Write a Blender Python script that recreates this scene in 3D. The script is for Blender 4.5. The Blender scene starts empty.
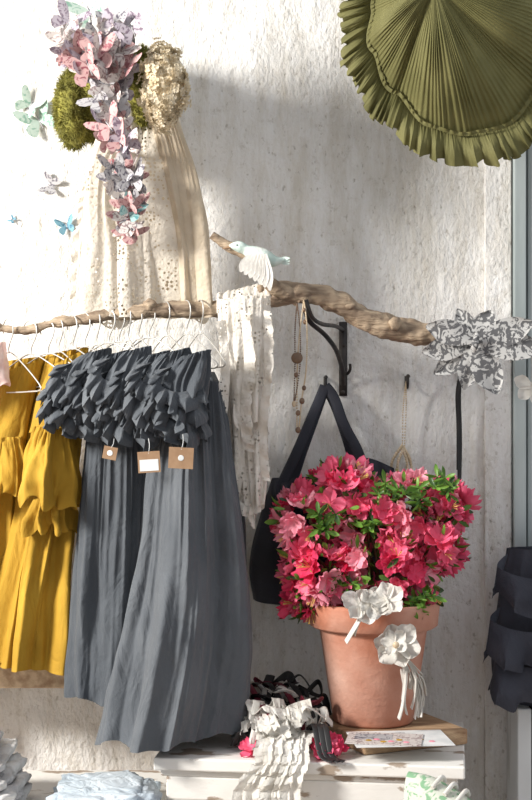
import bpy, math, random
from mathutils import Vector, Matrix, noise, Quaternion
random.seed(7)
R_=random.random
def U(a,b): return a+(b-a)*random.random()
D=3.0; K=0.002; CZ=1.43
def W(px,py,d):
    s=K*(D-d)/D
    return Vector(((px-266)*s,-d,CZ+(400-py)*s))
def nz(x,y=0,z=0): return noise.noise(Vector((x,y,z)))
def crv(pts,t):
    n=len(pts)-1
    if n==0: return Vector(pts[0]) if hasattr(pts[0],'__len__') else pts[0]
    x=min(max(t,0),1)*n; i=min(int(x),n-1); f=x-i
    g=lambda k: pts[min(max(k,0),n)]
    sc=not hasattr(pts[0],'__len__')
    p=[g(i-1),g(i),g(i+1),g(i+2)]
    if not sc: p=[Vector(q) for q in p]
    return 0.5*((2*p[1])+(p[2]-p[0])*f+(2*p[0]-5*p[1]+4*p[2]-p[3])*f*f+(3*p[1]-p[0]-3*p[2]+p[3])*f*f*f)

class MB:
    def __init__(s): s.v=[];s.f=[];s.m=[]
    def grid(s,rows,mi=0,closed=False):
        b=len(s.v); nu=len(rows[0]); nv=len(rows)
        for r in rows: s.v.extend(r)
        for j in range(nv-1):
            for i in range(nu if closed else nu-1):
                k=(i+1)%nu
                s.f.append((b+j*nu+i,b+j*nu+k,b+(j+1)*nu+k,b+(j+1)*nu+i)); s.m.append(mi)
    def cap(s,row,mi=0):
        b=len(s.v); s.v.extend(row); s.f.append(tuple(range(b,b+len(row)))); s.m.append(mi)
    def sweep(s,pts,rad,seg=8,steps=None,mi=0,flat=1.0,nzamp=0,nzs=20,up=Vector((0,0.01,1)),caps=True):
        steps=steps or (len(pts)-1)*6
        rows=[];P=[crv(pts,i/steps) for i in range(steps+1)]
        prev=None
        for i,p in enumerate(P):
            T=(P[min(i+1,steps)]-P[max(i-1,0)])
            T=T.normalized() if T.length>1e-9 else Vector((0,0,1))
            if prev is None:
                a=up.cross(T)
                if a.length<1e-3: a=Vector((1,0,0)).cross(T)
                a.normalize()
            else:
                a=prev-T*prev.dot(T)
                if a.length<1e-6: a=Vector((1,0,0)).cross(T)
                a.normalize()
            prev=a; b=T.cross(a)
            r=crv(rad,i/steps) if isinstance(rad,(list,tuple)) else rad
            row=[]
            for k in range(seg):
                an=2*math.pi*k/seg
                q=p+a*math.cos(an)*r+b*math.sin(an)*r*flat
                if nzamp:
                    q+=(q-p).normalized()*nzamp*(noise.noise(q*nzs)+.5*noise.noise(q*nzs*3))
                row.append(q)
            rows.append(row)
        s.grid(rows,mi,True)
        if caps: s.cap(rows[0][::-1],mi); s.cap(rows[-1],mi)
    def ball(s,c,r,nu=16,nv=10,mi=0,disp=0,ds=20,rot=None):
        rows=[]
        for j in range(nv+1):
            th=math.pi*j/nv; row=[]
            for i in range(nu):
                a=2*math.pi*i/nu
                n=Vector((math.sin(th)*math.cos(a),math.sin(th)*math.sin(a),math.cos(th)))
                q=Vector((n.x*r[0],n.y*r[1],n.z*r[2]))
                if rot: q=rot@q
                q+=c
                if disp: q+=n*disp*(noise.noise(q*ds)+.5*noise.noise(q*ds*2.7))
                row.append(q)
            rows.append(row)
        s.grid(rows,mi,True)
    def lathe(s,c,prof,seg=48,mi=0,M=None):
        rows=[]
        for r,z in prof:
            row=[]
            for i in range(seg):
                a=2*math.pi*i/seg; q=Vector((r*math.cos(a),r*math.sin(a),z))
                if M: q=M@q
                row.append(q+c)
            rows.append(row)
        s.grid(rows,mi,True)
    def box(s,lo,hi,mi=0,M=None,off=Vector((0,0,0))):
        b=len(s.v)
        for x in (lo[0],hi[0]):
            for y in (lo[1],hi[1]):
                for z in (lo[2],hi[2]):
                    q=Vector((x,y,z))
                    if M: q=M@q
                    s.v.append(q+off)
        for f in ((0,1,3,2),(4,6,7,5),(0,4,5,1),(2,3,7,6),(0,2,6,4),(1,5,7,3)):
            s.f.append(tuple(b+k for k in f)); s.m.append(mi)
    def make(s,name,mats,smooth=True,solid=0,bevel=0,sub=0):
        me=bpy.data.meshes.new(name); me.from_pydata([tuple(v) for v in s.v],[],s.f)
        for m in mats: me.materials.append(m)
        for i,p in enumerate(me.polygons):
            p.material_index=s.m[i]; p.use_smooth=smooth
        me.update()
        o=bpy.data.objects.new(name,me); bpy.context.scene.collection.objects.link(o)
        if bevel:
            b=o.modifiers.new('b','BEVEL'); b.width=bevel; b.segments=2; b.limit_method='ANGLE'
        if solid:
            b=o.modifiers.new('s','SOLIDIFY'); b.thickness=solid
        if sub:
            b=o.modifiers.new('u','SUBSURF'); b.levels=sub; b.render_levels=sub
        return o

# ---------- materials ----------
def mat(name,c1,c2=None,sc=8,rough=.8,bump=.0,bs=60,metal=0,trans=0,st=(1,1,1),lo=.35,hi=.65,sheen=0,wr=0,wrs=14,hole=None):
    m=bpy.data.materials.new(name); m.use_nodes=True
    N=m.node_tree.nodes; L=m.node_tree.links
    B=N['Principled BSDF']; out=N['Material Output']
    B.inputs['Roughness'].default_value=rough; B.inputs['Metallic'].default_value=metal
    tc=N.new('ShaderNodeTexCoord'); mp=N.new('ShaderNodeMapping'); mp.inputs['Scale'].default_value=st
    L.new(tc.outputs['Object'],mp.inputs[0])
    B.inputs['Base Color'].default_value=(*c1,1)
    if c2:
        n=N.new('ShaderNodeTexNoise'); n.inputs['Scale'].default_value=sc; n.inputs['Detail'].default_value=6
        L.new(mp.outputs[0],n.inputs['Vector'])
        r=N.new('ShaderNodeValToRGB'); r.color_ramp.elements[0].position=lo; r.color_ramp.elements[1].position=hi
        r.color_ramp.elements[0].color=(*c1,1); r.color_ramp.elements[1].color=(*c2,1)
        L.new(n.outputs[0],r.inputs[0]); L.new(r.outputs[0],B.inputs['Base Color']); m['ramp']=r.name
    last=None
    if bump:
        n2=N.new('ShaderNodeTexNoise'); n2.inputs['Scale'].default_value=bs; n2.inputs['Detail'].default_value=5
        L.new(mp.outputs[0],n2.inputs['Vector'])
        b=N.new('ShaderNodeBump'); b.inputs['Strength'].default_value=bump; b.inputs['Distance'].default_value=.004
        L.new(n2.outputs[0],b.inputs['Height']); last=b
    if wr:
        n3=N.new('ShaderNodeTexNoise'); n3.inputs['Scale'].default_value=wrs; n3.inputs['Detail'].default_value=3
        n3.inputs['Distortion'].default_value=.6
        m2=N.new('ShaderNodeMapping'); m2.inputs['Scale'].default_value=(1,1,.5); L.new(tc.outputs['Object'],m2.inputs[0])
        L.new(m2.outputs[0],n3.inputs['Vector'])
        b=N.new('ShaderNodeBump'); b.inputs['Strength'].default_value=wr; b.inputs['Distance'].default_value=.02
        L.new(n3.outputs[0],b.inputs['Height'])
        if last: L.new(last.outputs[0],b.inputs['Normal'])
        last=b
    if last: L.new(last.outputs[0],B.inputs['Normal'])
    if sheen: B.inputs['Sheen Weight'].default_value=sheen
    sh=B.outputs[0]
    if trans:
        t=N.new('ShaderNodeBsdfTranslucent'); t.inputs[0].default_value=(*c1,1)
        if c2: L.new(r.outputs[0],t.inputs[0])
        mx=N.new('ShaderNodeMixShader'); mx.inputs[0].default_value=trans
        L.new(sh,mx.inputs[1]); L.new(t.outputs[0],mx.inputs[2]); sh=mx.outputs[0]
    if hole:
        scl,thr=hole
        v=N.new('ShaderNodeTexVoronoi'); v.inputs['Scale'].default_value=scl; v.inputs['Randomness'].default_value=.55; L.new(tc.outputs['Object'],v.inputs['Vector'])
        v2=N.new('ShaderNodeTexVoronoi'); v2.inputs['Scale'].default_value=scl*.22; L.new(tc.outputs['Object'],v2.inputs['Vector'])
        ad=N.new('ShaderNodeMath'); ad.operation='MULTIPLY_ADD'; ad.inputs[1].default_value=.35; L.new(v2.outputs['Distance'],ad.inputs[0]); L.new(v.outputs['Distance'],ad.inputs[2])
        lt=N.new('ShaderNodeMath'); lt.operation='LESS_THAN'; lt.inputs[1].default_value=thr; L.new(ad.outputs[0],lt.inputs[0])
        tr=N.new('ShaderNodeBsdfTransparent'); mx=N.new('ShaderNodeMixShader')
        L.new(lt.outputs[0],mx.inputs[0]); L.new(sh,mx.inputs[1]); L.new(tr.outputs[0],mx.inputs[2]); sh=mx.outputs[0]
    L.new(sh,out.inputs[0])
    return m
def wallmat():
    m=mat('whitewashed_plaster',(.74,.73,.705),(.87,.86,.84),sc=2.6,rough=.85)
    N=m.node_tree.nodes; L=m.node_tree.links; B=N['Principled BSDF']
    tc=N.new('ShaderNodeTexCoord')
    def mapn(s):
        q=N.new('ShaderNodeMapping'); q.inputs['Scale'].default_value=s; L.new(tc.outputs['Object'],q.inputs[0]); return q.outputs[0]
    def nt(sc,det,rg,vec,dist=0):
        q=N.new('ShaderNodeTexNoise'); q.inputs['Scale'].default_value=sc; q.inputs['Detail'].default_value=det; q.inputs['Roughness'].default_value=rg; q.inputs['Distortion'].default_value=dist
        L.new(vec,q.inputs[0]); return q.outputs[0]
    def ramp(src,p0,p1,c0,c1=(1,1,1)):
        q=N.new('ShaderNodeValToRGB'); q.color_ramp.elements[0].position=p0; q.color_ramp.elements[1].position=p1
        q.color_ramp.elements[0].color=(*c0,1); q.color_ramp.elements[1].color=(*c1,1); L.new(src,q.inputs[0]); return q.outputs[0]
    def mul(a_,b_,f):
        q=N.new('ShaderNodeMixRGB'); q.blend_type='MULTIPLY'; q.inputs[0].default_value=f; L.new(a_,q.inputs[1]); L.new(b_,q.inputs[2]); return q.outputs[0]
    v1=mapn((1,1,.6)); v3=mapn((2.4,1,.5))
    a=nt(95,9,.62,v1)
    col=N[m['ramp']].outputs[0]
    col=mul(col,ramp(a,.32,.41,(.46,.42,.36)),.7)
    col=mul(col,ramp(nt(5,12,.80,v3),.38,.54,(.76,.72,.65)),.85)
    col=mul(col,ramp(nt(34,9,.75,mapn((1,1,1))),.35,.44,(.70,.67,.62)),.6)
    L.new(col,B.inputs['Base Color'])
    b=N.new('ShaderNodeBump'); b.inputs['Strength'].default_value=.9; b.inputs['Distance'].default_value=.006; L.new(a,b.inputs['Height'])
    d=nt(18,8,.6,v1)
    b2=N.new('ShaderNodeBump'); b2.inputs['Strength'].default_value=.8; b2.inputs['Distance'].default_value=.016; L.new(d,b2.inputs['Height']); L.new(b.outputs[0],b2.inputs['Normal'])
    L.new(b2.outputs[0],B.inputs['Normal'])
    return m
M_wall=wallmat()
M_trim=mat('chipped_grey_paint',(.30,.29,.27),(.66,.68,.68),sc=16,bump=.5,bs=40,st=(1.5,1,.15),lo=.3,hi=.45)
M_door=mat('teal_grey_paint',(.26,.30,.30),(.42,.47,.47),sc=9,bump=.4,bs=40,st=(1,1,.2))
M_floor=mat('old_floorboards',(.2,.13,.08),(.35,.25,.17),sc=6,st=(1,12,1),bump=.3)
M_chip=mat('chipped_white_paint',(.34,.27,.21),(.76,.74,.70),sc=30,rough=.7,bump=.4,bs=40,st=(.45,1,1),lo=.37,hi=.41)
M_wood=mat('raw_wood',(.26,.15,.08),(.50,.34,.20),sc=12,rough=.8,bump=.5,bs=60,st=(1,6,6))
M_tan=mat('tan_plank',(.34,.21,.12),(.60,.44,.29),sc=60,rough=.8,bump=.5,bs=90)
M_bark=mat('driftwood',(.13,.085,.055),(.42,.32,.22),sc=14,rough=.75,bump=1.0,bs=45,st=(1,5,5),lo=.3,hi=.62)
M_iron=mat('black_iron',(.03,.03,.032),(.07,.06,.055),sc=30,rough=.5,metal=.6,bump=.3)
M_wire=mat('ivory_wire',(.55,.54,.51),rough=.35,metal=.5)
M_must=mat('mustard_cotton',(.39,.22,.014),(.50,.295,.026),sc=7,rough=.85,bump=.25,bs=500,trans=.12,wr=.5,wrs=22)
M_grey=mat('slate_linen',(.072,.081,.093),(.102,.113,.127),sc=7,rough=.9,bump=.3,bs=400,sheen=.1,wr=.6,wrs=24)
M_greyd=mat('slate_linen_dark',(.052,.060,.071),(.076,.086,.098),sc=7,rough=.9,bump=.3,bs=400,sheen=.1,wr=.6,wrs=24)
M_olive=mat('olive_cotton',(.115,.11,.034),(.18,.17,.062),sc=10,rough=.8,bump=.2,bs=300,trans=.12)
M_lace=mat('cream_lace',(.68,.63,.55),(.82,.78,.72),sc=30,rough=.9,bump=.8,bs=150,trans=.2,hole=(135,.40))
M_croc=mat('cream_crochet',(.68,.62,.52),(.79,.74,.66),sc=9,rough=.9,bump=.9,bs=120,trans=.3,hole=(125,.47))
M_cream=mat('cream_gauze',(.58,.48,.35),(.72,.63,.50),sc=14,rough=.9,bump=.7,bs=140,trans=.3,wr=.4,wrs=20)
M_navy=mat('dark_navy_canvas',(.010,.011,.018),(.022,.024,.036),sc=12,rough=.8,bump=.3,bs=300)
M_navy2=mat('charcoal_navy_cotton',(.024,.026,.038),(.045,.048,.065),sc=12,rough=.8,bump=.3,bs=300,wr=.5,wrs=22)
M_terra=mat('terracotta',(.40,.135,.07),(.66,.40,.31),sc=7,rough=.85,bump=.35,bs=90,lo=.38,hi=.70)
M_soil=mat('potting_soil',(.03,.018,.01),(.08,.05,.03),sc=60,bump=1,bs=80)
M_p1=mat('azalea_deep',(.74,.03,.11),(.84,.07,.18),sc=30,rough=.55,trans=.3)
M_p2=mat('azalea_pink',(.88,.11,.23),(.93,.20,.33),sc=30,rough=.55,trans=.3)
M_p3=mat('azalea_light',(.92,.28,.40),(.95,.46,.54),sc=30,rough=.55,trans=.3)
M_leaf=mat('leaf_green',(.07,.18,.02),(.20,.38,.06),sc=30,rough=.45,trans=.25)
M_leaf2=mat('leaf_dark',(.02,.06,.015),(.06,.13,.02),sc=30,rough=.4,trans=.15)
M_stem=mat('twig',(.10,.06,.03),(.18,.12,.06),sc=30)
M_yel=mat('anther',(.75,.5,.15))
M_white=mat('white_fabric',(.70,.67,.61),(.80,.78,.74),sc=20,rough=.85,trans=.25,bump=.3,bs=200)
M_ltrim=mat('white_lace_trim',(.70,.67,.61),(.82,.80,.75),sc=25,rough=.9,trans=.25,bump=.5,bs=200,hole=(260,.30))
M_black=mat('black_ribbon',(.008,.008,.009),(.02,.02,.02),sc=20,rough=.5)
M_burg=mat('burgundy_ribbon',(.10,.01,.02),(.18,.02,.04),sc=20,rough=.5)
M_moss=mat('moss',(.10,.095,.015),(.30,.28,.055),sc=40,rough=.95,bump=1,bs=150,trans=.1)
M_hyd=mat('dried_hydrangea',(.72,.61,.42),(.86,.79,.64),sc=50,rough=.9,trans=.35)
def papermat(nm,base,ink,scl=70,lo=.52,hi=.60):
    m=mat(nm,base,rough=.8,trans=.12); N=m.node_tree.nodes; L=m.node_tree.links
    v=N.new('ShaderNodeTexNoise'); v.inputs['Scale'].default_value=scl; v.inputs['Detail'].default_value=2; v.inputs['Distortion'].default_value=2
    tc=N.new('ShaderNodeTexCoord'); L.new(tc.outputs['Object'],v.inputs[0])
    r=N.new('ShaderNodeValToRGB'); r.color_ramp.elements[0].color=(*base,1); r.color_ramp.elements[1].color=(*ink,1)
    r.color_ramp.elements[0].position=lo; r.color_ramp.elements[1].position=hi
    L.new(v.outputs[0],r.inputs[0]); L.new(r.outputs[0],N['Principled BSDF'].inputs['Base Color'])
    return m
M_b=[papermat('paper_lilac',(.48,.43,.48),(.18,.13,.18)),papermat('paper_pink',(.56,.36,.35),(.28,.09,.11)),
     papermat('paper_cream',(.62,.57,.54),(.28,.20,.20)),papermat('paper_teal',(.32,.50,.48),(.08,.24,.26)),
     papermat('paper_grey',(.44,.43,.44),(.10,.09,.12)),papermat('paper_mint',(.44,.53,.47),(.18,.32,.25)),
     papermat('paper_blue',(.18,.36,.45),(.05,.15,.23))]
M_toile=papermat('black_white_floral_cotton',(.50,.495,.48),(.10,.10,.105),60,.49,.53)
M_kraft=mat('kraft_card',(.26,.155,.085),(.32,.20,.115),sc=60)
M_card=mat('printed_card',(.56,.58,.58),(.74,.74,.73),sc=25)
M_bluef=mat('pale_blue_cotton',(.38,.45,.51),(.54,.59,.63),sc=9,wr=.6,wrs=30)
M_gwhite=mat('crumpled_grey_white_cotton',(.42,.41,.41),(.66,.65,.63),sc=14,wr=.6,wrs=30,bump=.4)
M_mint=mat('mint_feathers',(.46,.58,.53),(.72,.76,.70),sc=40,rough=.8,bump=.5,bs=120)
M_brass=mat('aged_brass',(.22,.15,.07),(.38,.28,.14),sc=60,rough=.45,metal=.8)
M_bead=mat('cream_bead',(.50,.38,.24),(.66,.54,.38),sc=60,rough=.4)
M_dbead=mat('brown_bead',(.12,.07,.04),(.2,.12,.07),sc=60,rough=.4)
M_pinkl=mat('pale_pink_lace',(.66,.45,.42),(.8,.68,.64),sc=50,rough=.9,trans=.2)
M_shoe=papermat('floral_shoe_canvas',(.60,.62,.54),(.20,.38,.22),50)

# ---------- room ----------
b=MB(); b.box((-2.55,0,0),(1.6,.12,3.2)); b.make('wall_back',[M_wall],False)
b=MB(); b.box((-2.7,-4.5,-.05),(1.9,.12,0)); b.make('floor',[M_floor],False)
b=MB()
b.box((-2.67,-4.5,0),(-2.55,-2.5,3.2)); b.box((-2.67,-.9,0),(-2.55,.12,3.2)); b.box((-2.67,-2.5,0),(-2.55,-.9,1.3)); b.box((-2.67,-2.5,2.8),(-2.55,-.9,3.2))
b.make('wall_left',[M_wall],False)
b=MB()
for y in (-2.5,-1.74,-.96): b.box((-2.64,y,1.3),(-2.58,y+.06,2.8))
for z in (1.3,2.0,2.74): b.box((-2.64,-2.5,z),(-2.58,-.9,z+.06))
b.make('window_1',[M_trim],False)
def X(px,d=0): return W(px,0,d).x
b=MB(); b.box((X(484),-.012,0),(X(510.5),0.0,3.2)); b.make('trim_1',[M_wall],False,bevel=.002)
b=MB(); b.box((X(512),-.028,0),(X(524),0.0,3.2)); b.box((X(526),-.02,0),(X(720),0,3.2)); b.make('door_1',[M_door],False,bevel=.002)

# ---------- branch ----------
bd=.24
b=MB()
pts=[W(-60,322,bd),W(-5,327,bd),W(25,330,bd),W(60,322,bd),W(105,316,bd),W(160,310,bd),W(215,309,bd-.01),W(245,303,bd-.01),W(275,295,bd),W(305,293,bd+.01),W(335,301,bd),W(365,318,bd-.01),W(400,330,bd-.02),W(430,333,bd-.02),W(452,334,bd-.02)]
rad=[.008,.0085,.009,.0095,.0115,.0135,.0155,.0175,.022,.020,.021,.022,.022,.020,.016]
b.sweep(pts,rad,seg=24,steps=300,nzamp=.007,nzs=26)
b.sweep([W(298,296,bd+.01),W(275,288,bd+.03),W(262,272,bd+.045),W(245,255,bd+.045),W(225,244,bd+.045),W(212,235,bd+.045)],[.018,.014,.011,.0105,.009,.008],seg=14,steps=60,nzamp=.003,nzs=40)
for (x,y) in ((150,310),(262,297),(350,309),(395,329)):
    b.ball(W(x,y-5,bd+.012),(.012,.010,.012),disp=.006,ds=60)
b.make('driftwood_branch',[M_bark])

# ---------- bracket & hooks ----------
b=MB()
b.box((X(339),-.008,W(0,396,0).z),(X(347),0,W(0,322,0).z))
b.sweep([W(343,385,.01),W(342,368,.05),W(336,350,.12),W(325,335,.19),W(310,322,.23),W(305,310,.24)],.0050,seg=10,flat=.7)
b.sweep([W(343,330,.005),W(335,326,.1),W(322,324,.2),W(312,317,.26),W(306,300,.275)],.0040,seg=10)
b.sweep([W(345,372,.01),W(347,374,.03),W(350,370,.04),W(350,364,.045)],.003)
b.ball(W(344,345,.01),(.004,.003,.004)); b.ball(W(343,392,.01),(.004,.003,.004))
b.make('iron_wall_bracket',[M_iron])
def hook(px,py):
    b=MB(); b.box((X(px)-.003,-.005,W(0,py+6,0).z),(X(px)+.003,0,W(0,py-7,0).z))
    z=W(0,py,0).z; x=X(px)
    b.sweep([Vector((x,-.004,z+.012)),Vector((x,-.015,z+.008)),Vector((x,-.02,z-.006)),Vector((x,-.03,z-.010)),Vector((x,-.040,z-.002)),Vector((x,-.042,z+.012))],.0026)
    b.ball(Vector((x,-.042,z+.013)),(.004,.004,.004)); b.make('wall_hook',[M_iron],bevel=.0)
hook(325,384); hook(406,383); hook(460,377)

# ---------- hangers ----------
def hanger(px,py,ang,ln=.17,drop=.085,d=bd):
    b=MB(); c=W(px,py,d); r=.0175
    dr=Vector((math.cos(ang),-math.sin(ang),0)); up=Vector((0,0,1))
    P2=[]
    for i in range(9):
        a=math.radians(-30+i*210/8)
        P2.append(c-dr*math.cos(a)*r*1.0+up*math.sin(a)*r)
    nb=c+dr*r*.2-up*.045
    P2=P2+[c+dr*r*.9-up*.012,nb+up*.012,nb]
    b.sweep(P2,.0013,seg=6,steps=50)
    l=nb-dr*ln-up*drop; rr=nb+dr*ln-up*drop
    b.sweep([nb,nb.lerp(l,.15)+up*.006,nb.lerp(l,.6)+up*.006,l,l+dr*.01-up*.008],.0013,seg=6,steps=24)
    b.sweep([nb,nb.lerp(rr,.15)+up*.006,nb.lerp(rr,.6)+up*.006,rr,rr-dr*.01-up*.008],.0013,seg=6,steps=24)
    b.sweep([l+dr*.01-up*.008,nb-up*(drop+.01),rr-dr*.01-up*.008],.0013,seg=6,steps=16)
    b.make('wire_coat_hanger',[M_wire])
hx=[8,30,47,58,72,84,96,108,118,128,138,148,166,186,200]
for i,h in enumerate(hx):
    t=h/215
    hanger(h,crv([328,330,322,316,311,309],t),math.radians(U(35,75)),ln=U(.10,.13),drop=U(.05,.07))

# ---------- garments ----------
def tube(b,L,Rr,dl,th,amp,seed,nu=150,nv=90,ks=(9,17,5),hem=.004,mi=0,drift=1.5,half=False,gather=.0):
    fr=ks[0]/4.2; frh=ks[0]/1.9; rows=[]
    def ridge(n,k): return 1.5*(1-min(1,abs(n)*k))-.7
    for j in range(nv):
        v=j/(nv-1); l=crv(L,v); r=crv(Rr,v); dd=crv(dl,v); t=crv(th,v); A=crv(amp,v)
        hb=max(0,1-v*1.8)
        row=[]
        for i in range(nu+(1 if half else 0)):
            a=(math.pi if half else 2*math.pi)*i/nu
            u=(1-math.cos(a))/2
            e=l.lerp(r,u)
            p=W(e.x,e.y,dd)
            p.y-=math.sin(a)*t
            ca,sa=math.cos(a),math.sin(a)
            wx=.25*nz(ca*2+seed,sa*2,v*2.5)
            n1=nz(ca*fr+seed*7.3+wx,sa*fr+seed,v*.8*drift*.6+seed)
            n1h=nz(ca*frh+seed*2.3+wx,sa*frh+seed,v*1.1+seed)
            n2=nz(ca*fr*.55+seed*3.1,sa*fr*.55+5,v*.7+seed*2)
            n3=nz(ca*fr*2.0+seed*1.7,sa*fr*2.0+9,v*4.5+seed)
            n4=nz(p.x*22+seed,p.z*16+p.x*9,seed)
            f=3.0*n1*(1-.6*hb)+ridge(n1h,2.4)*(.12+.75*hb)+1.8*n2+.5*n3+.45*n4*v
            f=max(f,-1.2)
            if gather and v<.3:
                f+=gather*2.2*(1-v/.3)*nz(ca*16+seed,sa*16,v*2)*1.6
            n=Vector((-ca*.6,-sa,0))
            q=p+n*A*f
            q.x+=A*.9*nz(ca*fr+seed,sa*fr+20,v+3)
            if v>.7: q.z+=hem*(v-.7)*3.3*2.2*nz(ca*fr*.9+seed,sa*fr*.9,7)
            row.append(q)
        rows.append(row)
    b.grid(rows,mi,not half)
def ruffle(b,path,down,width,waves,amp,seed,nrm=Vector((0,-1,0)),flare=.3,mi=0,m=7,tf=.55):
    n=int(waves*18); rows=[[] for _ in range(m+1)]
    for i in range(n+1):
        s=i/n; p=crv(path,s); T=(crv(path,min(s+.01,1))-crv(path,max(s-.01,0))).normalized()
        dn=(crv(down,s) if isinstance(down,list) else down)
        w=width*(1+.5*nz(s*waves*.5,seed))
        ph=2*math.pi*waves*s+3.5*nz(s*waves*.45,seed,3)
        for r in range(m+1):
            kk=r/m; A=amp*(kk**.8)*(1+1.1*nz(s*waves*.6,seed,8))
            q=p+dn*w*kk*(1+.06*math.sin(ph*2))+nrm*(A*math.sin(ph)+flare*w*math.sin(kk*1.9))+T*A*tf*math.sin(2*ph+.5)*kk+Vector((0,0,1))*A*.5*math.cos(ph+.8)*kk
            q+=(T*.6+Vector((0,0,.6))+nrm*.6)*A*.8*nz(s*waves*1.1,kk*2,seed)
            rows[r].append(q)
    b.grid(rows,mi)

# mustard
b=MB()
tube(b,[(46,356),(30,430),(20,520),(2,600),(-8,660)],[(88,346),(82,430),(78,520),(72,600),(66,670)],[.20]*3,[.03,.05,.06,.07,.07],[.004,.010,.015,.019,.020],3,ks=(11,13,4),nu=220)
tube(b,[(50,368),(38,405),(33,432)],[(86,350),(78,400),(70,436)],[.245,.26,.27],[.03,.035,.04],[.003,.006,.008],4,ks=(8,11,3),nu=110,nv=50)
tube(b,[(36,426),(26,460),(20,496)],[(70,428),(77,470),(78,508)],[.27]*2,[.04,.05,.06],[.004,.012,.016],5,ks=(13,15,4),nu=150,nv=50,hem=.012,gather=.8)
tube(b,[(40,488),(32,515),(30,530)],[(66,488),(70,510),(72,528)],[.26]*2,[.03,.05,.05],[.004,.011,.014],6,ks=(13,15,4),nu=130,nv=30,hem=.010)
b.make('mustard_ruffled_dress',[M_must])
b=MB()
tube(b,[(4,362),(-25,450),(-40,560),(-50,660)],[(48,356),(40,440),(34,560),(26,662)],[.15]*3,[.03,.05,.07],[.004,.012,.018],13,ks=(11,13,4))
tube(b,[(4,372),(-10,420),(-18,446)],[(44,360),(34,410),(28,440)],[.21]*2,[.03,.045],[.003,.007],14,ks=(8,11,3),nu=110,nv=40)
tube(b,[(-16,438),(-25,500)],[(26,436),(34,488)],[.22]*2,[.04,.06],[.004,.013],15,ks=(13,15,4),nu=150,nv=40,hem=.012,gather=.8)
b.make('mustard_ruffled_dress',[M_must])
b=MB()
tube(b,[(-40,348),(-50,400)],[(6,342),(10,384)],[.26]*2,[.03,.035],[.003,.006],23,ks=(6,11,3),nu=110,nv=40,hem=.01)
b.make('pale_pink_lace_top',[M_pinkl])

# grey dresses
b=MB()
tube(b,[(168,376),(152,450),(136,560),(116,650),(98,736)],[(220,382),(230,450),(244,560),(248,640),(236,730)],[.31,.31,.31,.31],[.04,.07,.09,.11],[.004,.010,.015,.019,.021],31,nu=300,nv=140,ks=(12,19,5),hem=.006,gather=1.0,drift=1.4)
b.make('slate_grey_dress',[M_grey])
b=MB()
tube(b,[(88,430),(82,520),(77,620),(74,694)],[(150,440),(152,520),(150,620),(146,702)],[.26]*3,[.04,.05,.06],[.005,.010,.014],32,nu=200,ks=(11,17,5),hem=.005)
b.make('slate_grey_dress',[M_greyd])
b=MB()
tube(b,[(184,374),(196,450),(200,560),(205,640)],[(214,372),(234,420),(245,500),(248,600)],[.17]*3,[.04,.05,.05],[.004,.009,.012],33,nu=180,ks=(9,17,5))
b.make('slate_grey_dress',[M_greyd])
# ruffled tops
NT=6
for i in range(NT):
    b=MB(); o=20*i+3; d0=.30+.018*i; y0=(2,7,-3,8,1,6)[i]
    tube(b,[(80+o,354+y0*.4),(64+o,370+y0*.4),(56+o,392+y0)],[(106+o,347+y0*.4),(106+o,370+y0),(98+o,400+y0)],[d0]*2,[.022,.030,.038],[.003,.007,.008],50+i,nu=160,nv=40,ks=(13,21,5),gather=.8)
    dn=[Vector((-.9,0,-.3)),Vector((-.75,0,-.6)),Vector((-.35,0,-.9)),Vector((.05,0,-1)),Vector((.35,0,-.9))]
    c=d0+.02
    for q_,(yy,ww,aa,wv) in enumerate(((376,.034,.013,6.5),(389,.040,.016,6),(403,.044,.017,5.5))):
        ruffle(b,[W(72+o-3*q_,yy-16+y0,c-.02),W(60+o-3*q_,yy-6+y0,c+.0),W(60+o,yy+5+y0,c+.014-.004*q_),W(78+o+2*q_,yy+10+y0,c+.012),W(100+o,yy+2+y0,c-.02)],dn,ww,wv,aa,60+i*5+q_*3,flare=.75-.22*q_,m=10,tf=.4)
    tube(b,[(60+o,408),(64+o,436)],[(94+o,406),(98+o,440)],[d0-.01]*2,[.03,.04],[.004,.008],80+i,nu=100,nv=16,ks=(9,21,5))
    b.make('slate_ruffled_top',[M_grey if i%2==0 else M_greyd])

# tags
def tag(px,py,w,h,d,mi,rz=0):
    b=MB(); c=W(px,py,d); M=Matrix.Rotation(rz,3,'Y')
    b.box((-w/2,-.001,-h/2),(w/2,.001,h/2),0,M,c)
    if mi: b.box((-w*.42,-.0016,-h*.42),(w*.42,-.0010,h*.12),1,M,c)
    else: b.lathe(c+M@Vector((0,-.0012,0)),[(0,.0004),(.0045,.0004),(.005,0)],seg=20,mi=1,M=Matrix.Rotation(math.radians(90),3,'X'))
    b.sweep([c+M@Vector((0,-.001,h*.4)),c+M@Vector((.002,.005,h*.75)),c+M@Vector((0,.02,h*1.1))],.0006,seg=5,mi=1)
    b.make('price_tag',[M_kraft,M_card],False)
tag(181,458,.042,.036,.46,0,.05); tag(149,462,.038,.036,.45,1,-.06); tag(110,453,.024,.022,.42,0,.2)

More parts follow.
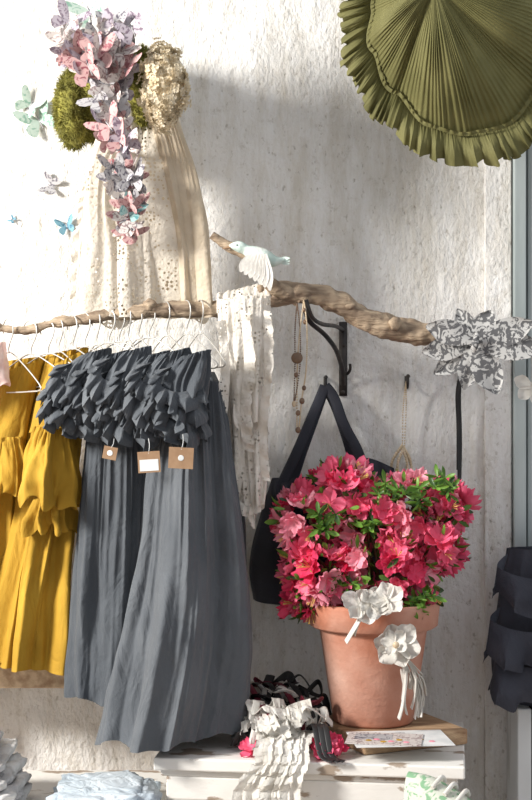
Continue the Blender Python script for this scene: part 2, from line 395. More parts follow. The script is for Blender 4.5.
# ---------- lace scarf ----------
b=MB()
def lace(L,Rr,d,seed,ks=(9,9,3),amp=(.002,.005,.008)):
    tube(b,L,Rr,[d]*2,[.012,.016,.014],list(amp),seed,nu=140,nv=120,ks=ks,hem=.022)
lace([(218,300),(220,350),(224,400),(228,455),(226,492)],[(246,296),(246,350),(248,400),(250,450),(244,502)],.285,101)
lace([(236,296),(240,350),(240,420),(244,490),(250,514)],[(270,296),(272,350),(268,420),(268,470),(264,506)],.295,102)
lace([(222,300),(228,360),(232,420)],[(268,298),(264,350),(258,430)],.310,103)
def frill(pts_,wd_,sd,out):
    ruffle(b,[W(*p) for p in pts_],out,wd_,7,.005,sd,flare=.15,m=5,tf=.3)
frill([(226,320,.322),(230,370,.326),(228,420,.322),(234,465,.315),(232,495,.31)],.020,301,Vector((-.9,-.2,-.2)))
frill([(240,310,.33),(244,360,.335),(240,410,.33),(244,450,.32)],.022,302,Vector((.9,-.3,-.2)))
frill([(262,310,.315),(264,370,.32),(258,430,.315),(262,480,.31)],.018,303,Vector((.9,-.2,-.2)))
frill([(226,482,.30),(234,494,.30),(246,504,.30),(262,498,.30)],.022,304,Vector((0,-.2,-1)))
rows=[]
for j in range(12):
    a=math.radians(-30+j*22); row=[]
    for i in range(61):
        p=W(217+55*i/60,0,bd)
        zc=W(0,307-14*i/60,bd).z
        r=.0245+.005*nz(i*.2,j*.2)
        row.append(Vector((p.x,-bd+.005-math.cos(a)*r*1.15,zc+math.sin(a)*r)))
    rows.append(row)
b.grid(rows)
tube(b,[(224,304),(230,400)],[(262,304),(258,400)],[.205]*2,[.008,.012],[.003,.006],104,nu=80,nv=60,ks=(5,9,3))
b.make('white_lace_scarf',[M_lace])

# ---------- shawl ----------
b=MB()
tube(b,[(122,105),(92,150),(80,200),(76,260),(78,315)],[(178,108),(192,170),(202,230),(210,318)],[.19,.20,.19,.18],[.03,.045,.04],[.003,.006,.008],201,nu=200,nv=120,ks=(6,13,4),half=True,hem=.02)
for sd,x0,x1 in ((1,80,120),(2,112,150)):
    tube(b,[(112,100),(x0+6,170),(x0,250),(x0-4,318)],[(140,100),(x1-4,180),(x1,250),(x1+4,318)],[.22,.22],[.02,.03],[.003,.007],210+sd,nu=90,nv=80,ks=(5,9,3),half=True)
ruffle(b,[W(110,140,.235),W(90,180,.24),W(80,230,.24),W(76,300,.235)],Vector((-.9,0,-.3)),.012,12,.003,230,flare=.1,m=4)
b.make('cream_crochet_shawl',[M_croc])
b=MB()
tube(b,[(150,120),(162,180),(172,240),(178,318)],[(176,112),(196,170),(205,230),(210,318)],[.215,.225,.215],[.022,.026],[.004,.008,.010],220,nu=160,nv=100,ks=(6,13,4),half=True)
tube(b,[(136,115),(122,180),(116,250),(112,318)],[(170,110),(180,180),(190,250),(195,318)],[.13,.13],[.02,.03],[.004,.008],221,nu=120,nv=80,ks=(6,11,4),half=True)
b.make('cream_gauze_scarf',[M_cream])

# ---------- moss head ----------
def mossblob(b,c,r,n,bl=.010):
    b.ball(c,r,nu=48,nv=30,disp=.012,ds=30)
    for _ in range(n):
        n_=Vector((random.gauss(0,1),random.gauss(0,1),random.gauss(0,1))).normalized()
        p=c+Vector((n_.x*r[0],n_.y*r[1],n_.z*r[2]))*U(.95,1.05)
        d=(n_+Vector((random.gauss(0,.6),random.gauss(0,.6),random.gauss(0,.6)))).normalized()
        s=d.cross(Vector((U(-1,1),U(-1,1),U(-1,1)))).normalized()*.0011
        l=bl*U(.5,1.4); i=len(b.v)
        b.v+= [p-s,p+s,p+d*l+n_.cross(d)*l*.4]; b.f.append((i,i+1,i+2)); b.m.append(0)
b=MB()
mossblob(b,W(108,95,.13),(.082,.11,.095),9000)
mossblob(b,W(74,110,.18),(.034,.06,.070),4500)
mossblob(b,W(143,92,.20),(.030,.06,.080),4500)
b.make('moss_covered_wreath',[M_moss],False)
def petal(b,c,ax,rd,Ln,Wd,lift,curl,mi,nu=4,nv=5,fr=.1,seed=0,cup=.18):
    sd=ax.cross(rd).normalized(); rows=[]
    for j in range(nv+1):
        v=j/nv; w=Wd*math.sin(math.pi*(.10+.80*v))**.8*(.55+.6*v); row=[]
        for i in range(nu+1):
            u=2*i/nu-1
            h=lift*v+curl*v*v-Ln*cup*(1-u*u)*math.sin(math.pi*v)+fr*Ln*v*math.sin(u*4+seed*3+v*3)
            row.append(c+rd*(Ln*v*(1-.12*u*u*v))+sd*w*u*.5+ax*h)
        rows.append(row)
    b.grid(rows,mi)
def frame(n):
    n=n.normalized(); a=n.cross(Vector((0,0,1)))
    if a.length<.1: a=n.cross(Vector((1,0,0)))
    a.normalize(); return a,n.cross(a)
def flower(b,c,n,size,mi,np=5,whorls=1,lift=.35,curl=-.15,fr=.12,wd=.95,lo=3,stam=None):
    a,e=frame(n); t0=U(0,6.28); ax=n.normalized()
    for w in range(whorls):
        for k in range(np):
            t=t0+2*math.pi*(k+w*.5)/np+U(-.12,.12)
            rd=(a*math.cos(t)+e*math.sin(t))
            L=size*U(.85,1.1)*(1-.28*w)
            petal(b,c+ax*.002*w,ax,rd,L,L*wd,L*(lift+.35*w+U(-.1,.1)),L*curl,mi,fr=fr,seed=U(0,9))
    if stam is not None:
        for k in range(6):
            t=U(0,6.28); d=(ax+(a*math.cos(t)+e*math.sin(t))*U(.1,.5)).normalized()
            b.sweep([c,c+d*size*.45,c+d*size*.85],[.0005,.0004,.0007],seg=4,steps=3,mi=stam)
b=MB()
hc=W(164,88,.30); b.ball(hc,(.032,.036,.060),disp=.008)
b.sweep([hc,W(155,100,.22)],.012)
for _ in range(700):
    n_=Vector((random.gauss(0,1),random.gauss(0,1),random.gauss(0,1))).normalized()
    if n_.y>.5: continue
    p=hc+Vector((n_.x*.038,n_.y*.042,n_.z*.068))*U(.92,1.12)*(1+.45*nz(n_.x*2.5,n_.y*2.5,n_.z*2.5))
    flower(b,p,n_+Vector((U(-.5,.5),U(-.5,.5),U(-.5,.5))),U(.006,.010),0,np=4,fr=.2,lift=.15)
b.make('dried_hydrangea_bunch',[M_hyd])

WF=[(0,.02),(.12,.30),(.45,.70),(.8,.92),(1,.88),(.98,.6),(.82,.3),(.55,.06),(.2,-.02)]
WH=[(0,.02),(.3,.02),(.6,.02),(.78,-.15),(.80,-.42),(.62,-.66),(.45,-.7),(.3,-.5),(.1,-.2)]
def butterfly(b,c,n,size,mi,rot=0,fold=.5):
    a,e=frame(n); ax=n.normalized(); rot+=math.pi
    x=a*math.cos(rot)+e*math.sin(rot); y=ax.cross(x)
    for sg in (1,-1):
        for wi,Wg in enumerate((WF,WH)):
            i0=len(b.v)
            b.v.append(c+(x*sg*math.cos(fold)*.5+ax*math.sin(fold)*.5)*size+y*size*(.35 if wi==0 else -.22)+ax*size*.06)
            for (u,v) in Wg:
                b.v.append(c+(x*sg*u*math.cos(fold)+ax*(u*math.sin(fold)+.1*u*u))*size+y*size*v+ax*wi*.001)
            m=len(Wg)
            for k_ in range(m):
                b.f.append((i0,i0+1+k_,i0+1+(k_+1)%m)); b.m.append(mi)
    b.sweep([c-y*size*.35,c,c+y*size*.4],[.0008,.0018,.001],seg=5,steps=6,mi=4)
b=MB()
gp=[(92,40),(106,62),(112,98),(118,138),(126,172),(130,202),(130,234)]
gw=[34,20,13,13,14,12,5]
for i in range(66):
    t=i/66; c=crv([Vector((p[0],p[1])) for p in gp],t); w=crv(gw,t)
    x=c.x+random.gauss(0,.55)*w; y=c.y+U(-8,8)
    dpt=.29+U(0,.06)
    if t>.55: dpt=.265+U(0,.04)
    butterfly(b,W(x,y,dpt),Vector((U(-.6,.5),-1,U(-.5,.5))),U(.030,.043)*(1.02-.35*t),random.choice([0,4,1,1,2,2,4,1,3 if t>.7 else 2]),random.gauss(0,.6),U(.15,.7))
for i in range(20):
    butterfly(b,W(U(62,136),U(16,66),.25+U(0,.08)),Vector((U(-.7,.5),-1,U(-.2,.9))),U(.024,.036),random.choice([0,4,2,4,1]),random.gauss(0,1),U(.15,.8))
for i in range(10):
    flower(b,W(U(64,130),U(22,80),.33),Vector((U(-.5,.5),-1,U(-.3,.5))),U(.012,.020),random.choice([2,2,1]),np=6,whorls=2)
butterfly(b,W(90,12,.25),Vector((-.3,-1,.1)),.040,5,.5,.45)
b.sweep([W(90,12,.25),W(94,40,.25),W(104,75,.22)],.0015,mi=4)
b.make('paper_butterfly_garland',M_b[:6])
for (x,y,s,mi,rt) in ((40,122,.042,5,.5),(52,186,.024,4,1.2),(67,227,.022,6,.3),(30,106,.032,5,-.6),(13,220,.009,6,1)):
    b=MB(); butterfly(b,W(x,y,.004),Vector((-.15,-1,.1)),s,0,rt,.45)
    b.make('paper_butterfly',[M_b[mi]]+[M_b[4]]*4)

# ---------- bird ----------
b=MB()
Bc=lambda x,y,d=.30: W(x,y,d)
b.sweep([Bc(229,246),Bc(234,246),Bc(240,247),Bc(246,250),Bc(254,254),Bc(264,258),Bc(274,261),Bc(284,260)],[.002,.008,.0115,.0105,.0165,.018,.012,.003],seg=20,steps=40,flat=.9)
b.sweep([Bc(231,247),Bc(226,248),Bc(222,249)],[.003,.002,.0004],seg=8,mi=2)
b.ball(Bc(237,245,.311),(.0014,.001,.0014),mi=3)
for sg,dd in ((1,.320),(-1,.283)):
    for k_ in range(7):
        a0=Bc(250+k_*2.6,254,dd)
        e=Bc(240+k_*5,272+k_*3.2,dd+.006*sg)
        ax=Vector((0,-sg,0)); rd=(e-a0).normalized()
        petal(b,a0+ax*.0008*k_,ax,rd,(e-a0).length,.020,0,0,1,fr=.01,cup=.04)
for k_ in range(3):
    a0=Bc(276,260); e=Bc(290,258+k_*3); petal(b,a0,Vector((0,-1,.3)).normalized(),(e-a0).normalized(),(e-a0).length,.010,0,0,0,fr=.02,cup=.05)
for x in (254,260): b.sweep([Bc(x,264,.30),Bc(x-1,270,.295)],.0012,seg=5,mi=2)
b.make('decorative_bird',[M_mint,M_white,M_kraft,M_black])

# ---------- lampshade ----------
b=MB()
A=Vector((434,-18))
tab={-180:110,-150:105,-120:98,-90:92,-66:98,-42:120,-19:153,-2:172,14:181,30:190,50:186,70:175,90:160,120:140,150:120,180:110}
ks_=sorted(tab)
def RR(phi):
    for i in range(len(ks_)-1):
        if ks_[i]<=phi<=ks_[i+1]:
            t=(phi-ks_[i])/(ks_[i+1]-ks_[i]); t=t*t*(3-2*t)
            return tab[ks_[i]]*(1-t)+tab[ks_[i+1]]*t
    return 110
def scal(phi): return 1+.085*(abs(math.cos(math.radians(phi-12)*3.0))-.55)
def shade_pt(phi,r,dp):
    a=math.radians(phi); return W(A.x+math.sin(a)*r,A.y+math.cos(a)*r,dp)
NP=170; nu=NP*6; NR=28
rows=[]
for j in range(NR+1):
    t=j/NR; row=[]
    for i in range(nu):
        phi=-180+360*i/nu; R=RR(phi)-28
        r=max(2,R*t*scal(phi))
        rib=abs(math.cos(math.radians(phi-12)*3.0))
        dp=.36-.13*t**1.6+.03*math.sin(math.pi*t)*(.4+rib)
        w=2*math.pi*NP*i/nu+6*nz(phi*.12,t*.8)
        dp+=.0017*math.sin(w)*min(1,t*2.2)*(1+1.3*nz(phi*.1,t*3))+.010*nz(phi*.16,t*.9,4)*t
        row.append(shade_pt(phi+.5*nz(phi*.3,t*4)*t,r,dp))
    rows.append(row)
b.grid(rows,0,True)
rows=[]; nu2=2400
for j in range(10):
    t=j/9; row=[]
    for i in range(nu2):
        phi=-180+360*i/nu2; R=(RR(phi)-28)*scal(phi)
        w2=2*math.pi*62*i/nu2+8*nz(phi*.18,7)
        am=.0085*t**.8*(1+1.0*nz(phi*.3,4))
        r=R-2+t*32*(1+.22*nz(phi*.3,9))+2.2*math.sin(w2+1)*t+1.2*nz(phi*1.1,t)
        dp=.235+.014*math.sin(math.pi*t)+am*math.sin(w2)+.002*nz(phi*2.2,t*2)
        row.append(shade_pt(phi+1.2*t*math.sin(2*w2+.6)*.7,r,dp))
    rows.append(row)
b.grid(rows,0,True)
rows=[]
for j in range(4):
    t=j/3; row=[]
    for i in range(nu2):
        phi=-180+360*i/nu2; R=(RR(phi)-28)*scal(phi); w=2*math.pi*110*i/nu2+4*nz(phi*.3,12)
        row.append(shade_pt(phi,R-1-t*4,.247+.003*math.sin(w)*t+.005*t))
    rows.append(row)
b.grid(rows,0,True)
b.sweep([W(A.x,A.y,.36),W(A.x,A.y-60,.25),W(A.x,A.y-110,.10),W(A.x,A.y-120,0.0)],.003,mi=0)
b.make('pleated_ruffle_lampshade',[M_olive])

# ---------- patterned bow ----------
b=MB()
def leafpiece(tip,root,w,d0,d1,tilt=0):
    r0=W(*root,d0); e=W(*tip,d1); rd=e-r0; L=rd.length; rd.normalize()
    ax=Vector((tilt,-1,.12)); ax=(ax-rd*ax.dot(rd)).normalized(); sd=ax.cross(rd)
    rows=[]
    for j in range(17):
        v=j/16; ww=w*(math.sin(math.pi*min(1,.06+.88*v))**.7)*(.65+.5*v); row=[]
        for i in range(13):
            u=2*i/12-1
            row.append(r0+rd*L*v*(1-.10*u*u)+sd*ww*u*.5+ax*(.003*math.sin(v*4+u*2+tilt*10)+.003*abs(u)*v-.002*(1-abs(u))))
        rows.append(row)
    b.grid(rows)
for (tip,root,w,d0,d1,ti) in (((426,326),(478,340),.050,.262,.262,-.05),((422,352),(470,346),.046,.250,.252,0),((434,374),(474,348),.044,.246,.246,.05),
      ((458,308),(474,345),.040,.250,.246,0),((464,390),(474,345),.044,.258,.262,0),((498,394),(474,345),.062,.264,.272,.05),((492,310),(472,346),.048,.256,.256,0),
      ((534,322),(474,344),.056,.262,.268,.03),((546,348),(476,345),.056,.268,.27,0)):
    leafpiece(tip,root,w,d0,d1,ti)
b.sweep([W(474,352,.275),W(475,344,.280),W(477,334,.275)],[.004,.007,.004],seg=12)
b.sweep([W(474,343,.26),W(466,336,.225)],.006)
b.sweep([W(440,334,.22),W(450,334,.22),W(462,334,.22)],[.022,.023,.020],seg=20,nzamp=.003,nzs=50)
b.make('floral_print_fabric_bow',[M_toile])
b=MB()
for (x,y) in ((514,378),(518,398),(540,405),(545,375)):
    e=W(x,y,.2); c0=W(532,387,.2); rd=e-c0; L=rd.length; rd.normalize()
    petal(b,c0,Vector((0,-1,0)),rd,L,.03,.004,0,0,fr=.06)
b.sweep([W(532,387,.2),W(532,360,.22),W(528,345,.24)],.001,seg=5)
b.make('white_hanging_ornament',[M_white])

# ---------- bag ----------
b=MB()
tube(b,[(272,478),(262,510),(252,560),(254,602)],[(392,476),(398,520),(396,560),(388,604)],[.06,.07,.07],[.025,.04,.045],[.002,.005,.005],301,nu=160,nv=60,ks=(7,15,4))
ruffle(b,[W(274,480,.09),W(310,486,.115),W(350,484,.115),W(392,478,.09)],Vector((0,0,-1)),.05,9,.009,5,flare=.15)
ruffle(b,[W(352,466,.12),W(368,458,.125),W(394,468,.12)],Vector((.1,0,-1)),.05,4,.012,8,flare=.25)
hk=W(325,386,.04)
b.sweep([W(282,484,.09),W(298,450,.075),W(313,415,.055),W(322,394,.045),hk],.0105,seg=8,flat=.22,up=Vector((0,-1,0)))
b.sweep([hk,W(334,398,.045),W(344,425,.06),W(358,452,.08),W(366,480,.105)],.0105,seg=8,flat=.22,up=Vector((0,-1,0)))
b.sweep([W(292,484,.05),W(303,450,.045),W(318,408,.035),hk],.0095,seg=8,flat=.22,up=Vector((0,-1,0)))
b.sweep([W(356,484,.05),W(350,450,.045),W(336,408,.035),hk],.0095,seg=8,flat=.22,up=Vector((0,-1,0)))
b.make('navy_fabric_handbag',[M_navy])

# ---------- necklaces ----------
def chain(b,pts,n,r,mi):
    for i in range(n+1): b.ball(crv(pts,i/n),(r,r,r*1.25),nu=6,nv=5,mi=mi)
b=MB()
t0=W(304,300,.275)
chain(b,[t0,W(300,330,.28),W(298,355,.275),W(297,380,.27),W(297,428,.27)],80,.0016,1)
chain(b,[t0,W(307,330,.28),W(306,370,.275),W(302,398,.27),W(299,428,.27)],80,.0016,1)
b.lathe(W(297,358,.285),[(.0,.002),(.009,.002),(.0105,0),(.009,-.002),(0,-.002)],seg=20,mi=2,M=Matrix.Rotation(math.radians(90),3,'X'))
for (x,y,r) in ((305,322,.004),(304,310,.0035),(304,388,.004),(302,401,.005),(298,413,.0045),(298,430,.005),(296,375,.004)): b.ball(W(x,y,.277),(r,r,r*1.2),nu=12,nv=8,mi=2)
b.make('pendant_necklace',[M_brass,M_bead,M_dbead])
b=MB()
t0=W(297,303,.275)
chain(b,[t0,W(295,330,.28),W(295,365,.275),W(294,400,.272)],50,.0014,2)
chain(b,[t0,W(300,330,.28),W(300,365,.275),W(295,400,.272)],50,.0014,2)
b.ball(W(294,404,.272),(.004,.004,.006),mi=1)
b.make('beaded_necklace',[M_brass,M_bead,M_dbead])
b=MB()
chain(b,[W(406,382,.04),W(403,410,.03),W(402,450,.025),W(396,470,.03),W(396,482,.03)],60,.0015,1)
chain(b,[W(406,382,.04),W(406,410,.03),W(405,450,.025),W(412,468,.03),W(404,484,.03)],60,.0015,1)
chain(b,[W(402,446,.03),W(392,462,.035),W(393,480,.035),W(402,486,.035),W(411,478,.035),W(410,460,.035),W(403,447,.03)],44,.0032,1)
chain(b,[W(403,450,.04),W(398,462,.045),W(399,474,.045),W(406,476,.045),W(407,462,.04),W(403,450,.04)],26,.003,1)
b.make('beaded_necklace',[M_brass,M_bead])
b=MB()
b.sweep([W(460,376,.042),W(459,400,.03),W(460,440,.02),W(459,492,.02)],.0042,seg=8,flat=.25,up=Vector((0,-1,0)))
b.sweep([W(460,376,.044),W(457,395,.035),W(458,430,.025),W(458,470,.025)],.0032,seg=8,flat=.25,up=Vector((0,-1,0)))
b.make('black_hanging_ribbon',[M_black])

# ---------- chest ----------
CT=.812
Mz=Matrix.Rotation(math.radians(-7),3,'Z')
co=Vector((X(315,.3),-.255,0))
b=MB(); hw=.262; hd=.175
b.box((-hw,-hd-.012,CT-.022),(hw+.01,hd,CT),0,Mz,co)
b.box((-hw+.010,-hd,CT-.034),(hw-.002,hd-.005,CT-.022),0,Mz,co)
b.box((-hw+.02,-hd+.012,.06),(hw-.01,hd-.01,CT-.034),0,Mz,co)
fy=-hd+.012
for (x0,x1,z0,z1) in ((-hw+.02,hw-.01,CT-.075,CT-.034),(-hw+.02,hw-.01,.06,.12),(-hw+.02,-hw+.07,.12,CT-.075),(hw-.06,hw-.01,.12,CT-.075),(-.025,.025,.12,CT-.075)):
    b.box((x0,fy-.012,z0),(x1,fy,z1),0,Mz,co)
for (x0,x1) in ((-hw+.07,-.025),(.025,hw-.06)):
    b.box((x0+.03,fy-.007,.16),(x1-.03,fy,CT-.11),0,Mz,co)
    b.ball(Mz@Vector(((x0+x1)/2*.5,fy-.02,.5))+co,(.012,.012,.012))
for sx in (-hw+.03,hw-.06):
    for sy in (-hd+.02,hd-.06): b.box((sx,sy,0),(sx+.04,sy+.04,.06),0,Mz,co)
b.make('white_painted_cabinet',[M_chip],False,bevel=.003)
b=MB(); Ms=Matrix.Rotation(math.radians(24),3,'Z'); so=Vector((.225,-.235,CT+.0005))
b.box((-.115,-.125,0),(.095,.10,.028),0,Ms,so)
b.make('wooden_board',[M_wood],False,bevel=.004)
PZ=CT+.0295; pc=Vector((X(373,.24),-.245,PZ))
b=MB()
prof=[(0,0),(.070,0),(.074,.004),(.098,.165),(.101,.172),(.112,.174),(.118,.178),(.122,.215),(.121,.221),(.114,.222),(.110,.215),(.106,.19)]
b.lathe(pc,prof,seg=64); b.lathe(pc,[(.109,.19),(.06,.197),(.0,.2)],mi=1,seg=40)
b.make('terracotta_pot',[M_terra,M_soil])

# ---------- azalea ----------
b=MB()
blobs=[(304,520,26),(343,498,29),(372,518,32),(405,512,30),(442,507,22),(428,543,30),(378,558,40),(320,570,32),(308,598,16),(403,576,34),(350,596,22)]
pb=pc+Vector((0,0,.2))
for (x,y,r) in blobs:
    c=W(x,y,.25); 
    for k_ in range(4):
        e=c+Vector((U(-.03,.03),U(-.05,.03),U(-.03,.03)))
        b.sweep([pb+Vector((U(-.03,.03),U(-.03,.03),0)),pb.lerp(e,.5)+Vector((U(-.02,.02),U(-.02,.02),-.01)),e],[.004,.003,.0015],seg=6,steps=8,mi=5)
def gauss3(): return Vector((random.gauss(0,1),random.gauss(0,1),random.gauss(0,1))).normalized()
fl=[]; tries=0
gaps=((366,522,17),(424,600,20),(410,498,11),(343,583,9),(388,492,9),(442,486,8),(330,522,7))
while len(fl)<215 and tries<9000:
    tries+=1
    x,y,r=random.choice(blobs); n_=gauss3()
    if n_.z<-.75: continue
    rr=r*.00184; p=W(x,y,.25)+Vector((n_.x*rr,n_.y*rr*1.5,n_.z*rr))
    if p.y>-.15: continue
    if any((p-W(X_,Y_,.25)).length<R2*.00184*.72 for (X_,Y_,R2) in blobs if (X_,Y_)!=(x,y)): continue
    if any((p-q).length<.0195 for q in fl): continue
    q=Vector((x+n_.x*r,y-n_.z*r))
    if n_.y<.3 and any((q-Vector((g[0],g[1]))).length<g[2] for g in gaps) and R_()<.9: continue
    fl.append(p)
    mi=random.choice([0,1,1,1,2,1,1,2])
    flower(b,p,n_+gauss3()*.6,U(.023,.035),mi,np=5,whorls=random.choice([1,2,2]),lift=U(.15,.6),curl=U(-.3,.1),fr=.2,stam=4 if R_()<.3 else None,wd=.88)
def leaf(p,rd,L,mi):
    ax=(gauss3()+Vector((0,-.6,.8))); ax=(ax-rd*ax.dot(rd)).normalized()
    petal(b,p,ax,rd,L,L*.40,0,-.003,mi,nu=2,nv=5,fr=.03)
for _ in range(820):
    x,y,r=random.choice(blobs); n_=gauss3(); rr=r*.00184*U(.75,1.15)
    p=W(x,y,.25)+Vector((n_.x*rr,n_.y*rr*1.45,n_.z*rr))
    if p.y>-.14: continue
    leaf(p,(n_+gauss3()*.8+Vector((0,0,.3))).normalized(),U(.016,.032),3 if R_()<.65 else 6)
for g in gaps:
    for _ in range(8):
        p=W(g[0]+U(-12,12),g[1]+U(-10,10),.31+U(0,.035)); ax0=(gauss3()*.5+Vector((0,-.7,.6))).normalized(); a_,e_=frame(ax0)
        for k_ in range(5):
            t=k_*1.256+U(-.3,.3); leaf(p,(a_*math.cos(t)+e_*math.sin(t)+ax0*.5).normalized(),U(.016,.028),3 if R_()<.75 else 6)
b.make('pink_azalea_plant',[M_p1,M_p2,M_p3,M_leaf,M_yel,M_stem,M_leaf2])

# ---------- white fabric flowers on pot ----------
b=MB()
for (x,y,s) in ((360,606,.034),(388,600,.034),(372,603,.03)): flower(b,W(x,y,.395),Vector((U(-.5,.3),-1,.4)),s,0,np=5,whorls=1,fr=.2,wd=1.1)
for (x,y) in ((346,642),(354,634)):
    b.sweep([W(366,608,.395),W(358,622,.402),W(x,y,.39)],.007,seg=8,flat=.2)
flower(b,W(397,645,.385),Vector((-.2,-1,.25)),.044,0,np=6,whorls=1,fr=.2,wd=1.0,lift=.2)
flower(b,W(394,643,.390),Vector((-.2,-1,.5)),.026,0,np=5,whorls=1,fr=.2)
b.ball(W(396,645,.402),(.006,.004,.006),mi=1)
for k_ in range(18):
    x=404+U(-6,20); y=U(684,720)
    b.sweep([W(400,650,.385),W((400+x)/2+4+U(-4,4),670,.378),W(x,y-15,.35+U(0,.02)),W(x+U(-4,4),y,.345+U(0,.01))],[.003,.004,.0045,.005],seg=6,flat=.3)
b.make('white_fabric_flower_garland',[M_white,M_bead])

# ---------- things on cabinet ----------
TZ=CT
b=MB()
def ribbonloop(cx,cy,r,mi,w=.007,z0=.004):
    P=[];c=Vector((cx,cy,TZ+z0))
    a0=U(0,6.28)
    for i in range(9):
        a=a0+i*U(.7,1.0)
        P.append(c+Vector((math.cos(a)*r*U(.6,1.2),math.sin(a)*r*U(.5,1),abs(math.sin(i*1.3))*r*.9+U(0,.02))))
    b.sweep(P,w,seg=8,steps=80,mi=mi,flat=.15)
for i in range(50):
    ribbonloop(U(-.045,.090),-.25+U(-.11,.10),U(.018,.035),random.choice([0,0,0,1,1,2]),U(.004,.009),z0=U(.004,.055))
for i in range(24):
    x=U(-.035,.07); y=-.32+U(-.06,.08); z=TZ+U(.03,.10)
    L=[Vector((x+.022*math.cos(k_*.9+i),y+.012*math.sin(k_*1.3+i),z-.004*k_)) for k_ in range(6)]
    ruffle(b,L,Vector((U(-.4,.4),-.6,-.6)),.024,5,.006,i+3,flare=.1,mi=1,m=4)
for i in range(6):
    x=-.06+.02*i; b.sweep([Vector((x-.025,-.12,TZ+.03)),Vector((x,-.2,TZ+.09)),Vector((x+.03,-.30,TZ+.07)),Vector((x+.06,-.38,TZ+.01))],.006,seg=8,flat=.2,mi=(0,2,0,0,2,0)[i])
b.make('ribbon_pile',[M_black,M_ltrim,M_burg])
b=MB()
for i in range(6):
    x=.0+.013*i+U(-.006,.006); xe=x+U(-.035,.0)-.01; P=[Vector((x+.02,-.34,TZ+.035)),Vector((x+.005,-.41,TZ+.028)),Vector((x,-.452,TZ+.002)),Vector((xe,-.468,TZ-.04)),Vector((xe+U(-.01,.01),-.464,TZ-U(.09,.13)))]
    ruffle(b,P,Vector((-.9,-.2,-.1)),.020,9,.005,i+20,flare=.2,m=5)
    ruffle(b,P,Vector((.8,-.3,.1)),.014,9,.004,i+30,flare=.2,m=4)
for i in range(6):
    flower(b,Vector((U(.0,.05),-.37+U(-.03,.03),TZ+.035+U(0,.02))),Vector((U(-.6,.6),-.8,.7)),.022,1,np=5,whorls=1,fr=.25)
b.make('white_lace_trim_bundle',[M_ltrim,M_white])
for (x,y,z,n_) in ((.105,-.41,TZ+.014,7),(-.035,-.39,TZ+.012,1)):
    b=MB()
    for k_ in range(n_): flower(b,Vector((x+U(-.024,.016),y+U(-.02,.02),z+U(0,.014))),Vector((U(-.4,.4),-.6,.8)),.024,random.choice([0,1]),np=5,whorls=2,fr=.2)
    b.make('fallen_azalea_blossom',[M_p1,M_p2])
b=MB()
for i in range(4):
    x=U(.05,.1); b.sweep([Vector((x,-.34,TZ+.03)),Vector((x+.01,-.40,TZ+.055)),Vector((x+.02,-.44,TZ+.012)),Vector((x+.04,-.46,TZ+.006))],.005,seg=8,flat=.2)
b.make('black_satin_ribbon',[M_black])
b=MB()
def card(cx,cy,w,h,rz,z,mi):
    M=Matrix.Rotation(rz,3,'Z'); c=Vector((cx,cy,z))
    b.box((-w/2,-h/2,0),(w/2,h/2,.0012),mi,M,c)
    b.box((-w*.4,-h*.1,.0012),(w*.1,h*.35,.0016),2,M,c)
    for k_ in range(6): b.ball(c+M@Vector((w*(-.2+.1*k_),-h*.2+.01*math.sin(k_*2),.0015)),(.006,.006,.001),nu=8,nv=4,mi=3+(k_%2))
card(.232,-.395,.17,.12,.1,TZ+.0295,0); card(.205,-.405,.13,.09,-.15,TZ+.0312,1)
b.make('printed_postcards',[M_card,M_b[2],M_b[4],M_must,M_p3],False)

# ---------- left shelf & piles ----------
b=MB(); z1=W(0,664,.12).z
b.box((-1.2,-.13,z1-.045),(X(68,.12),-.001,z1),0)
for x in (-1.0,-.6): b.box((x,-.10,z1-.12),(x+.02,-.001,z1-.04),0)
b.make('wooden_wall_shelf',[M_tan],False,bevel=.003)
b=MB(); b.box((-.95,-.62,.70),(-.175,-.14,.725))
for x in (-.93,-.22):
    for y in (-.60,-.20): b.box((x,y,0),(x+.035,y+.035,.70))
b.box((-.92,-.59,.62),(-.19,-.57,.70)); b.make('low_display_table',[M_chip],False,bevel=.003)
def folded(b,c,sx,sy,sz,mi,seed):
    rows=[]
    for j in range(21):
        th=math.pi*j/20; row=[]
        for i in range(80):
            a=2*math.pi*i/80
            q=Vector((math.copysign(abs(math.cos(a))**.45,math.cos(a))*sx*math.sin(th)**.35,math.copysign(abs(math.sin(a))**.45,math.sin(a))*sy*math.sin(th)**.35,math.copysign(abs(math.cos(th))**.7,math.cos(th))*sz))
            k_=nz(q.x*25+seed,q.y*25,q.z*60)+.6*nz(q.x*60+seed,q.y*60,q.z*90)
            row.append(c+q*(1+.16*k_)+Vector((0,0,.7*sz*k_)))
        rows.append(row)
    b.grid(rows,mi,True)
b=MB(); z=.727
for i in range(5):
    h=.011+.002*R_(); folded(b,Vector((-.50+U(-.012,.012)-.006*i,-.42,z+h)),.088-.006*i,.11,h,0,i*7); z+=2*h-.001
b.make('folded_clothes_stack',[M_gwhite])
b=MB(); folded(b,Vector((-.275,-.42,.727+.020)),.090,.11,.016,0,50); folded(b,Vector((-.285,-.42,.727+.036)),.070,.09,.007,0,57)
b.make('pale_blue_folded_cloth',[M_bluef])
b=MB()
b.lathe(Vector((.31,-.70,.745)),[(0,0),(.13,0),(.135,.004),(.135,.016),(.13,.02),(0,.02)],seg=40)
for k_ in range(3):
    a=k_*2.09+.4; b.sweep([Vector((.31+.1*math.cos(a),-.7+.1*math.sin(a),.748)),Vector((.31+.125*math.cos(a),-.7+.125*math.sin(a),0.006))],.014,seg=12)
b.make('round_stool',[M_chip])
b=MB()
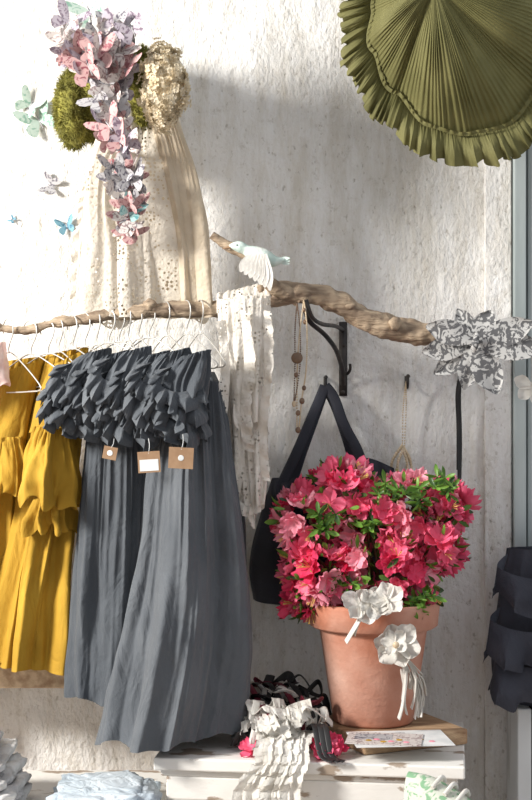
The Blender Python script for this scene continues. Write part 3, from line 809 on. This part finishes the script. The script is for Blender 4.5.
def shoe(off,M):
    rows=[]
    for j in range(17):
        t=j/16; y=-.08+.15*t
        w=.036*math.sin(math.pi*(.12+.76*t))**.5*(1-.12*t); h=crv([.024,.042,.062,.078,.082],t)
        row=[]
        for i in range(24):
            a=2*math.pi*i/24
            row.append(off+M@Vector((w*math.cos(a),y,max(0,h*.5+h*.5*math.sin(a)))))
        rows.append(row)
    b.grid(rows,0,True); b.cap(rows[0]); b.cap(rows[-1])
    b.box((-.036,-.08,0),(.036,.072,.010),1,M,off)
    for k_ in range(3): b.sweep([off+M@Vector((-.024,-.02+.02*k_,.052+.008*k_)),off+M@Vector((0,-.025+.02*k_,.064+.008*k_)),off+M@Vector((.024,-.02+.02*k_,.052+.008*k_))],.0035,mi=1)
shoe(Vector((.283,-.70,.770)),Matrix.Rotation(math.radians(60),3,'Z'))
b.make('floral_canvas_shoe',[M_shoe,M_white])

# ---------- navy ruffle garment at right ----------
b=MB()
tube(b,[(508,548),(500,600),(496,650),(500,700)],[(620,548),(630,620),(635,660),(640,708)],[.1]*2,[.04,.06],[.004,.01],401,nu=160,nv=60,ks=(7,13,4))
for (yy,sd,xs) in ((575,1,494),(628,2,487),(664,3,492)):
    ruffle(b,[W(xs+14,yy-22,.12),W(xs+4,yy-8,.17),W(xs+40,yy+4,.19),W(xs+90,yy,.18),W(xs+140,yy-10,.14)],[Vector((-.3,0,-.9)),Vector((-.1,0,-1)),Vector((0,0,-1)),Vector((0,0,-1))],.072,3.6,.016,sd+40,flare=.3,m=14)
b.sweep([W(560,550,.1),W(562,520,.06),W(562,505,.02)],.003)
b.make('charcoal_ruffled_skirt',[M_navy2])
b=MB(); b.box((X(514,.12),-.16,.0),(X(528,.12),-.03,W(0,702,.12).z-.005)); b.box((X(530,.12),-.16,0),(X(640,.12),-.03,W(0,702,.12).z-.005),1)
b.make('white_storage_box',[M_trim,M_navy2],False,bevel=.003)

# ---------- light ----------
w=bpy.data.worlds.new('w'); bpy.context.scene.world=w; w.use_nodes=True
w.node_tree.nodes['Background'].inputs[0].default_value=(.93,.95,1,1); w.node_tree.nodes['Background'].inputs[1].default_value=.74
def area(loc,tgt,sx,sy,p,col):
    l=bpy.data.lights.new('window_light','AREA'); l.shape='RECTANGLE'; l.size=sx; l.size_y=sy; l.energy=p; l.color=col
    o=bpy.data.objects.new('window_light',l); bpy.context.scene.collection.objects.link(o); o.location=loc
    o.rotation_euler=(Vector(tgt)-Vector(loc)).to_track_quat('-Z','Y').to_euler()
area((-2.3,-1.6,2.35),(-.1,0,1.5),.55,.55,162,(1,.965,.91))
cam=bpy.data.cameras.new('camera'); co_=bpy.data.objects.new('camera',cam); bpy.context.scene.collection.objects.link(co_)
co_.location=(0,-3,CZ); co_.rotation_euler=(math.radians(90),0,0)
cam.sensor_fit='VERTICAL'; cam.sensor_height=36; cam.lens=36*3/1.6
bpy.context.scene.camera=co_
bpy.context.scene.view_settings.view_transform='Standard'
